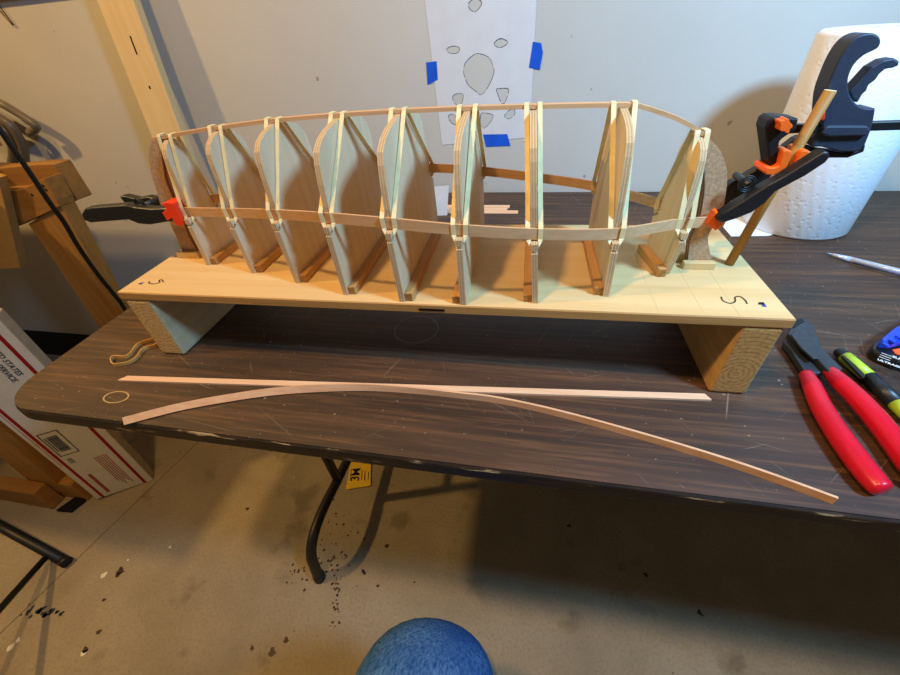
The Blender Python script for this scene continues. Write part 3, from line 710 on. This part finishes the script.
part('label_patch', M['label_orange'], gl, lambda b: tb_px(b, [(892, 350), (900, 348.5), (915, 348), (915, 355), (902, 356), (895, 354)], .0132, .0138))
text_mesh('lettering', 'SUPER GLUE', .0052, M['label_white'], gl, frame_mtx(atz(891.5, 357.5, .0138)+gz*.0006, gx, gy, gz), .0002, True)
for i in range(3):
    part('small_print', M['label_white'], gl, lambda b: add_ribbon(b, [atz(879+i*1.2, 356.6-i*1.9, .0134), atz(890+i*1.2, 360.6-i*1.9, .0134)], Vector((0, 1, 0)), .0006, .0003))

# paper towel roll
tr = thing('paper_towel_roll', 'white embossed paper towel roll standing against the wall', 'paper towel', None, (1.124, .592, 0))
RT, HT = .081, .286
def roll(b):
    prof = [(.021, .0), (RT-.004, .0), (RT, .004), (RT, HT-.006), (RT-.005, HT), (.021, HT), (.021, 0)]
    n = 96; rings = []
    for i in range(n):
        a = 2*PI*i/n
        rings.append([b.verts.new((r*math.cos(a), r*math.sin(a), z)) for r, z in prof[:-1]])
    for i in range(n):
        A, B = rings[i], rings[(i+1) % n]
        for k in range(6):
            f = b.faces.new((A[k], A[(k+1) % 6], B[(k+1) % 6], B[k])); f.smooth = k in (1, 2, 3)
part('roll', M['towel'], tr, roll)
def core(b):
    n = 40
    for r0, r1 in ((.019, .0208),):
        A = [[b.verts.new((r*math.cos(2*PI*i/n), r*math.sin(2*PI*i/n), z)) for r, z in ((r0, .001), (r1, .001), (r1, HT-.002), (r0, HT-.002))] for i in range(n)]
        for i in range(n):
            for k in range(4): b.faces.new((A[i][k], A[i][(k+1) % 4], A[(i+1) % n][(k+1) % 4], A[(i+1) % n][k]))
part('cardboard_core', M['cardboard'], tr, core)
def flap(b):
    P = [atz(x, y, .0006) - Vector((1.124, .592, 0)) for x, y in ((716, 205), (722, 226), (731, 236.5), (768, 236), (800, 228), (775, 205))]
    add_prism(b, P, (0, 0, .0007))
part('loose_sheet', M['towel'], tr, flap)

# ------------------------------------------------------------------ pattern sheet and tape on the wall
YP = YW-.0008
sheet = [(.428, .107), (.632, .118), (.6295, .392), (.4135, .384)]
sh = thing('pattern_sheet', 'white paper pattern sheet taped to the wall with pencilled cut-outs', 'paper')
OX, OY, SC = 410, 0, 4.5
def wp(pts): return [(lambda q: (q.x, q.z))(aty(OX+a/SC, OY+b/SC, YP)) for a, b in pts]
HOLES = [
 [(300,240),(335,246),(360,262),(372,290),(380,318),(372,350),(356,385),(340,410),(318,428),(295,412),(262,384),(246,350),(240,318),(248,282),(272,256)],
 [(163,222),(178,210),(200,206),(222,213),(224,226),(212,240),(190,242),(172,236)],
 [(377,196),(392,178),(412,172),(436,182),(440,194),(430,206),(405,216),(386,210)],
 [(190,436),(205,422),(226,420),(240,426),(238,450),(230,470),(212,474),(198,462)],
 [(388,402),(410,396),(442,398),(444,420),(434,446),(426,466),(410,464),(398,436)],
 [(264,12),(286,-6),(312,-4),(324,14),(314,36),(294,54),(274,48),(264,34)],
 [(172,522),(186,512),(204,520),(214,540),(206,562),(188,556),(176,540)],
 [(318,512),(345,508),(370,514),(374,528),(358,556),(334,578),(318,566)],
 [(426,516),(444,496),(466,490),(474,506),(464,526),(444,536),(428,530)]]
cu = bpy.data.curves.new('sheet', 'CURVE'); cu.dimensions = '2D'; cu.fill_mode = 'BOTH'; cu.extrude = .00015
def spl(pts):
    s = cu.splines.new('POLY'); s.points.add(len(pts)-1); s.use_cyclic_u = True
    for p, (x, y) in zip(s.points, pts): p.co = (x, y, 0, 1)
spl(sheet)
hole_pts = [[(p.x, p.y) for p in catmull([(a, b, 0) for a, b in wp(h_)], 4, True)] for h_ in HOLES]
for h_ in hole_pts: spl(h_)
ob = bpy.data.objects.new('tmp', cu); COL.objects.link(ob)
me = bpy.data.meshes.new_from_object(ob.evaluated_get(bpy.context.evaluated_depsgraph_get())); bpy.data.objects.remove(ob)
me.transform(Matrix(((1, 0, 0, 0), (0, 0, -1, YP), (0, 1, 0, 0), (0, 0, 0, 1)))); me.materials.clear(); me.materials.append(M['paper']); me.name = 'sheet'
o = bpy.data.objects.new('sheet', me); COL.objects.link(o); o.parent = sh
rnd = random.Random(3)
for h_ in hole_pts:
    n = len(h_); c0 = Vector((sum(p[0] for p in h_)/n, 0, sum(p[1] for p in h_)/n))
    i = rnd.randrange(n); bm = bmesh.new(); left = n*1.05
    while left > 0:                       # a sketchy, broken pencil outline
        L = rnd.randrange(5, 14); P = []
        for k in range(L):
            a = h_[(i+k) % n]; v = Vector((a[0], YP-.0004, a[1])); dv = (v-c0); P.append(v + dv*(.0005+.0008*rnd.random())/max(dv.length, 1e-4))
        add_ribbon(bm, P, Vector((0, 1, 0)), .0002, .0016+.0010*rnd.random()); i += L+rnd.randrange(0, 2); left -= L+1
    finish('pencil_outline', bm, M['pencil'], sh)
for pts, lab in (([(73, 281), (120, 275), (125, 358), (80, 381)], 'blue painter’s tape on the left edge of the pattern sheet'), ([(553, 188), (590, 193), (598, 236), (584, 313), (535, 305)], 'blue painter’s tape on the upper right of the pattern sheet'), ([(328, 605), (438, 603), (451, 655), (343, 660)], 'blue painter’s tape across the bottom of the pattern sheet')):
    bm = bmesh.new(); add_prism(bm, [Vector((x, YW-.0016, z)) for x, z in wp(pts)], (0, .0005, 0))
    tag(finish('tape_piece', bm, M['tape']), lab.replace('’', ''), 'tape', 'blue tape pieces on the wall')

# ------------------------------------------------------------------ left side: leaning board, trestle, cord, box
lt_, lb_ = Vector((-.1725, .742, .72)), Vector((-.26, .645, ZF))
ln = thing('leaning_board', 'long pale pine board leaning upright against the wall at left', 'board')
ax = (lt_-lb_).normalized(); wx = Vector((1, 0, 0)); wx = (wx-ax*wx.dot(ax)).normalized(); nx = ax.cross(wx)
def lean(b):
    pts = [lb_, lb_-wx*.089, lt_-wx*.089, lt_]; add_prism(b, pts, nx*.019*(1 if nx.y > 0 else -1))
lo = part('plank', M['lumber_pale'], ln, lean, bevel=.001, seg=1)
zmin = min(v.co.z for v in lo.data.vertices); ln.location.z = ZF - zmin
for (x, y, w_, h_) in ((150, 88, .002, .003), (134, 46, .0016, .016)):
    r = ray(x, y); n_ = nx if nx.y < 0 else -nx; d_ = n_.dot(lb_); P0 = CAM + r*((d_-n_.dot(CAM))/n_.dot(r)) + n_*.0002
    bm = bmesh.new(); add_prism(bm, [P0-wx*w_-ax*h_, P0+wx*w_-ax*h_, P0+wx*w_+ax*h_, P0-wx*w_+ax*h_], n_*.0004); finish('knot', bm, M['dark_trim'], ln, loc_=(0, 0, 0))

# trestle: doubled top beam, splayed leg and gusset board
th = thing('sawhorse', 'rough wooden sawhorse standing left of the table under the black cord', 'sawhorse')
YS = .50
def pr(pix, Y, depth): return lambda b: add_prism(b, [aty(x, y, Y) for x, y in pix], (0, depth, 0))
part('beam', M['lumber'], th, pr([(-140, 252), (-140, 200), (20, 190), (44, 178), (57, 200), (60, 207), (12, 229)], YS, .04), bevel=.002)
part('beam', M['lumber'], th, pr([(-140, 205), (-140, 158), (0, 168), (35, 164.5), (54, 164), (78, 200), (58, 208), (30, 214)], YS+.042, .04), bevel=.002)
part('leg', M['lumber_v'], th, pr([(28, 224), (60, 204), (135, 342), (165, 392), (150, 420), (102, 332)], YS+.005, .036), bevel=.002)
part('leg', M['lumber_v'], th, lambda b: add_prism(b, [Vector((-1.25, YS, .06)), Vector((-1.16, YS, .06)), Vector((-1.22, YS, ZF)), Vector((-1.31, YS, ZF))], (0, .04, 0)), bevel=.002)
part('gusset', M['cardboard'], th, pr([(-60, 160), (-2, 178), (1, 190), (20.5, 268), (-60, 272)], YS-.022, .02), bevel=.001, seg=1)
for x, y in ((43, 186), (46, 190), (32, 195), (17, 220)):
    q = aty(x, y, YS-.0003); bm = bmesh.new(); add_tube(bm, [q, q+Vector((0, .001, 0))], .0035, 10); finish('screw', bm, M['dark_trim'], th)
# extend the right leg to the floor (hidden behind the table)
q = aty(157, 406, YS+.005)
part('leg', M['lumber_v'], th, lambda b: add_prism(b, [q+Vector((-.035, 0, .02)), q+Vector((.045, 0, .02)), Vector((q.x+.055, q.y, ZF)), Vector((q.x-.03, q.y, ZF))], (0, .036, 0)), bevel=.002)

bm = bmesh.new(); add_box(bm, (-2.1, -.05, .172), (-.62, .60, .190))  # added sheet: blocks the ceiling bulb to darken the lower left wall
tag(finish('added_shade_sheet', bm, M['lumber'], bevel=.001, seg=1), 'added sheet over the sawhorse at the far left, shading the lower wall', 'board')
# lower timber frame on the floor
lf = thing('timber_frame', 'brown lumber frame standing on the floor behind the white box', 'lumber')
part('runner', M['lumber'], lf, lambda b: add_box(b, (-1.15, .135, ZF), (-.72, .173, ZF+.089)), bevel=.003)
part('end_block', M['lumber_v'], lf, lambda b: add_box(b, (-.735, .176, ZF), (-.635, .27, ZF+.085)), bevel=.003)
part('post', M['lumber_v'], lf, lambda b: add_prism(b, [Vector((-.80, .174, ZF+.02)), Vector((-.69, .174, ZF+.03)), Vector((-.62, .174, -.25)), Vector((-.74, .174, -.25))], (0, .04, 0)), bevel=.003)
part('skid', M['dark_trim'], lf, lambda b: add_prism(b, [atz(x, y, ZF+.001) for x, y in ((58, 512), (80, 497), (92, 490), (86, 502), (72, 513))], (0, 0, .012)), bevel=.002)

# cord
ps = [aty(x, y, Y) for x, y, Y in ((-40, 60, .44), (-12, 112, .44), (5, 137, .44), (28, 170, .44), (50, 203, .44), (64, 222, .445), (78, 246, .45), (96, 272, .46), (112, 292, .47), (124, 308, .48), (140, 340, .49), (150, 380, .50))]
bm = bmesh.new(); add_tube(bm, catmull(ps+[Vector((ps[-1].x+.02, .5, ZF+.006)), Vector((ps[-1].x+.10, .52, ZF+.006))], 6), .0048, 10)
tag(finish('power_cord', bm, M['cord'], smooth=True), 'black power cord hanging over the sawhorse at left', 'cord')
# grey plastic film hung behind it: two sagging folds
fl = thing('hose_coil', 'dark blurry hose loops hanging on the wall at upper left', 'hose')
for pix, r in (([(-30, 88), (0, 103), (14, 111), (28, 120), (36, 127), (30, 133)], .010), ([(-30, 100), (0, 118), (11, 126), (19, 138), (24, 152), (24, 172), (14, 190)], .011), ([(-30, 118), (0, 127), (10, 140), (14, 152), (10, 168), (-6, 180)], .012)):
    bm = bmesh.new(); add_tube(bm, catmull([aty(x, y, YW-.05+.012*i/6) for i, (x, y) in enumerate(pix)], 6), r, 12); finish('loop', bm, M['film'], fl, True)
# bent wire hook on the wall
bm = bmesh.new(); add_tube(bm, [aty(x, y, YW-.004) for x, y in ((-12, -12), (-2, 4), (13.3, 24.5), (13, 25.5), (0, 11), (-10, 2))], .0011, 8)
tag(finish('wire_hook', bm, M['wire']), 'thin bent wire hook on the wall at the top left', 'hook')

# white mailing box
BA = Vector((-.6021, .181, ZF)); bd = Vector((-.0808, .019, -.9965)).normalized()
be = Vector((.8045, .5915, -.054)); be = (be-bd*be.dot(bd)).normalized(); bn = bd.cross(be)
Lb, Wd, Th = .66, .150, .034
mb = thing('mailing_box', 'white cardboard mailing box with red stripes standing beside the table', 'box')
mb.matrix_world = frame_mtx(BA, bd, be, bn)
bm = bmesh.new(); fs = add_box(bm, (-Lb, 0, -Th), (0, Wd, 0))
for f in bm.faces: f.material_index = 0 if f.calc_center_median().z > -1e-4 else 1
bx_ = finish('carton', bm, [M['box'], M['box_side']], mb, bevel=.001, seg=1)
low = min((mb.matrix_world @ v.co).z for v in bx_.data.vertices)
mb.location = mb.location + Vector((0, 0, ZF-low+.0002))
def flat(name, rects, mat): 
    def f(b):
        for x0, y0, x1, y1 in rects: add_box(b, (x0, y0, .0001), (x1, y1, .0005))
    return part(name, M[mat], mb, f)
flat('stripe', [(-Lb, .1235, 0, .1315)], 'usps_red')
flat('stripe', [(-Lb, .0135, 0, .0205)], 'usps_red'); flat('stripe', [(-Lb, .0085, -.18, .0095)], 'usps_red')
rects = [(-.317, .0255, -.219, .0278), (-.317, .0659, -.219, .0682), (-.317, .0255, -.3147, .0682), (-.2213, .0255, -.219, .0682)]
flat('label_frame', rects, 'print_grey')
x = -.300; bars = []
while x < -.236:
    w_ = rnd.choice([.0008, .0012, .002]); bars.append((x, .036, x+w_, .058)); x += w_+rnd.choice([.0008, .0012, .0016])
flat('barcode', bars, 'print_grey')
flat('barcode_number', [(-.298, .031, -.240, .0335)], 'print_grey')
for i in range(3): flat('small_print', [(-.205, .030+.004*i, -.182, .0318+.004*i)], 'print_grey')
flat('red_print', [(-.178, .079+.0052*i, -.05+.012*(i % 3), .0808+.0052*i) for i in range(6)], 'usps_red')
flat('red_print', [(-.117+.0068*i, .0345, -.1118+.0068*i, .0425) for i in range(15)], 'usps_red')
def boxtext(s, size, xr, y, bold=True, mat='print_grey', shear=.15):
    o_ = text_mesh('lettering', s, size, M[mat], mb, Matrix.Identity(4), .0002, bold, shear)
    xs = [v.co.x for v in o_.data.vertices]; o_.data.transform(Matrix.Translation((xr-max(xs), y, .0003))); return o_
boxtext('UNITED STATES', .0150, -.505, .0975); boxtext('POSTAL SERVICE.', .0150, -.490, .0805)

# black tubular stand foot at the lower left
st = thing('metal_stand', 'black metal tube stand foot at the lower left of the floor', 'stand')
a = atz(66, 562, ZF+.013); b_ = atz(-70, 488, ZF+.06)
part('foot_tube', M['black_steel'], st, lambda b: add_tube(b, [a, b_], .0125, 14))
ad_ = (a-b_).normalized()
part('end_cap', M['black_matte'], st, lambda b: add_tube(b, [a-ad_*.012, a+ad_*.004], .0135, 14))
c_ = atz(47, 556, ZF+.02)
part('strut', M['black_steel'], st, lambda b: add_tube(b, [c_, atz(-50, 665, ZF+.16)], .0075, 12))
# yellow sandpaper packet on the floor
pk = thing('sandpaper_packet', 'yellow sandpaper packet on the floor beside the table leg', 'packet')
A_ = [atz(x, y, ZF+.002) for x, y in ((346, 490), (371, 486), (371.5, 458), (352, 456))]
part('packet', M['yellow'], pk, lambda b: add_prism(b, A_, (0, 0, .003)), bevel=.001, seg=1)
gx = (A_[1]-A_[0]).normalized(); gy = gz.cross(gx)
vx = (A_[3]-A_[0]).normalized(); vy = gz.cross(vx)
text_mesh('lettering', '3M', .036, M['ink'], pk, frame_mtx(atz(358.5, 481, ZF+.0052), vx, vy, gz), .0002, True)
for i, xx in enumerate((350.5, 361.5, 364.5, 368)):
    part('small_print', M['ink'], pk, lambda b: add_ribbon(b, [atz(xx, 480.5-(i % 2), ZF+.0053), atz(xx+.7, 469+i, ZF+.0053)], gx, .0022, .0003))

# splashes on the slab near the leg
rs = random.Random(11)
bm = bmesh.new()
def drop(x, y, r):
    q = atz(x, y, ZF); m_ = 8; a0 = rs.random()*6
    vs = [bm.verts.new(q+Vector((r*(1+.35*math.sin(3*t+a0))*math.cos(t), r*(1+.3*math.cos(2*t+a0))*math.sin(t), .0004))) for t in [2*PI*k/m_ for k in range(m_)]]
    bm.faces.new(vs)
for i in range(46): drop(rs.gauss(335, 9), rs.gauss(540, 26), .0012+.0022*rs.random())
for i in range(40):
    t = rs.random(); drop(334+3*math.sin(t*3)+rs.gauss(0, 2), 555+75*t, .0012+.0022*rs.random())
for i in range(16): drop(rs.gauss(300, 9), rs.gauss(573, 9), .0015+.002*rs.random())
for x, y, r in ((387, 546, .006), (272, 652, .008), (286, 640, .006), (378, 586, .004), (252, 648, .005), (104, 600, .005), (99, 632, .006), (85, 650, .007), (120, 571, .010), (118, 575, .006)): drop(x, y, r)
fd = bm; o = tag(finish('floor_splashes', bm, plain('dark_splash', '#3a2218', .5, .4, .2)), 'dark dried drips splashed on the concrete by the table leg', 'stain'); o['kind'] = 'stuff'
bm = bmesh.new()
for i in range(26): drop(40+rs.gauss(0, 12), 613+rs.gauss(0, 3)-.25*(rs.random()*20-10), .002+.004*rs.random())
o = tag(finish('floor_smear', bm, plain('blue_grey_smear', '#2f3540', .7, .2, .2)), 'dark blue smear on the concrete at the lower left', 'stain'); o['kind'] = 'stuff'
bm = bmesh.new()
for x, y, r in ((104, 575, .007), (11, 647, .007), (18, 640, .005), (84, 653, .006), (170, 547, .004), (128, 560, .003)): drop(x, y, r)
o = tag(finish('paint_spots', bm, plain('white_paint_spot', '#d9d2c2', .6, .3, .1)), 'small white paint spots on the concrete at the lower left', 'stain'); o['kind'] = 'stuff'

# ------------------------------------------------------------------ seated person: only one denim knee shows
def skin_mesh(name, chain, edges, root=0):
    me = bpy.data.meshes.new(name); me.from_pydata([p for p, r in chain], edges, [])
    o = bpy.data.objects.new(name, me); COL.objects.link(o)
    md = o.modifiers.new('skin', 'SKIN'); md.use_smooth_shade = True
    for sv, (p, r) in zip(me.skin_vertices[0].data, chain): sv.radius = r; 
    me.skin_vertices[0].data[root].use_root = True
    s2 = o.modifiers.new('sub', 'SUBSURF'); s2.levels = 3; s2.render_levels = 3
    return o
k = atz(419, 689, -.165)
pers = thing('person', 'seated person in blue jeans, one knee showing at the bottom', 'person', None, (k.x, k.y, ZF))
rel = lambda x, y, z: (x, y, z-ZF)
ch = [(rel(.02, -.46, -.20), (.088, .088)), (rel(.015, -.30, -.185), (.082, .080)), (rel(.006, -.13, -.185), (.086, .080)), (rel(0, -.035, -.188), (.084, .074)), (rel(0, .012, -.214), (.082, .070)), (rel(0, .026, -.27), (.074, .066)), (rel(.0, .02, -.40), (.062, .064)), (rel(0, -.01, -.56), (.056, .058)), (rel(0, -.03, ZF+.07), (.058, .062))]
leg = skin_mesh('jeans_leg', ch, [(i, i+1) for i in range(len(ch)-1)]); leg.parent = pers; leg.data.materials.append(M['denim'])
bm = bmesh.new(); add_tube(bm, catmull([rel(.0, -.12, ZF+.04), rel(0, -.07, ZF+.045), rel(0, .02, ZF+.042), rel(0, .10, ZF+.034), rel(0, .155, ZF+.026)], 4), [.026, .034, .037, .040, .041, .041, .042, .042, .041, .041, .040, .039, .038, .036, .032, .026, .014][:17], 16, flat=.9)
for v in bm.verts: v.co.z = max(v.co.z, .001)
finish('shoe', bm, M['black_matte'], pers, True)

# ------------------------------------------------------------------ light
def point(name, loc_, power, col, r):
    l = bpy.data.lights.new(name, 'POINT'); l.energy = power; l.color = col; l.shadow_soft_size = r
    o = bpy.data.objects.new(name, l); o.location = loc_; COL.objects.link(o); return o
point('ceiling_bulb', (-1.33, -.25, 1.75), 112, (1.0, .62, .22), .05)
def spot(name, loc_, target, power, col, r, ang, blend):
    l = bpy.data.lights.new(name, 'SPOT'); l.energy = power; l.color = col; l.shadow_soft_size = r; l.spot_size = math.radians(ang); l.spot_blend = blend
    o = bpy.data.objects.new(name, l); o.location = loc_; COL.objects.link(o)
    o.rotation_euler = (Vector(target)-Vector(loc_)).to_track_quat('-Z', 'Y').to_euler(); return o
spot('work_lamp', (1.32, -.16, .92), (1.05, .58, .28), 98, (.30, .62, 1.0), .09, 130, 1.0)
spot('ceiling_downlight', (.2, -.32, 1.80), (.42, .30, 0), 72, (1.0, .60, .23), .06, 95, .6)
w = bpy.data.worlds.new('world'); scene.world = w; w.use_nodes = True
w.node_tree.nodes['Background'].inputs[0].default_value = (1.0, .80, .58, 1); w.node_tree.nodes['Background'].inputs[1].default_value = .13
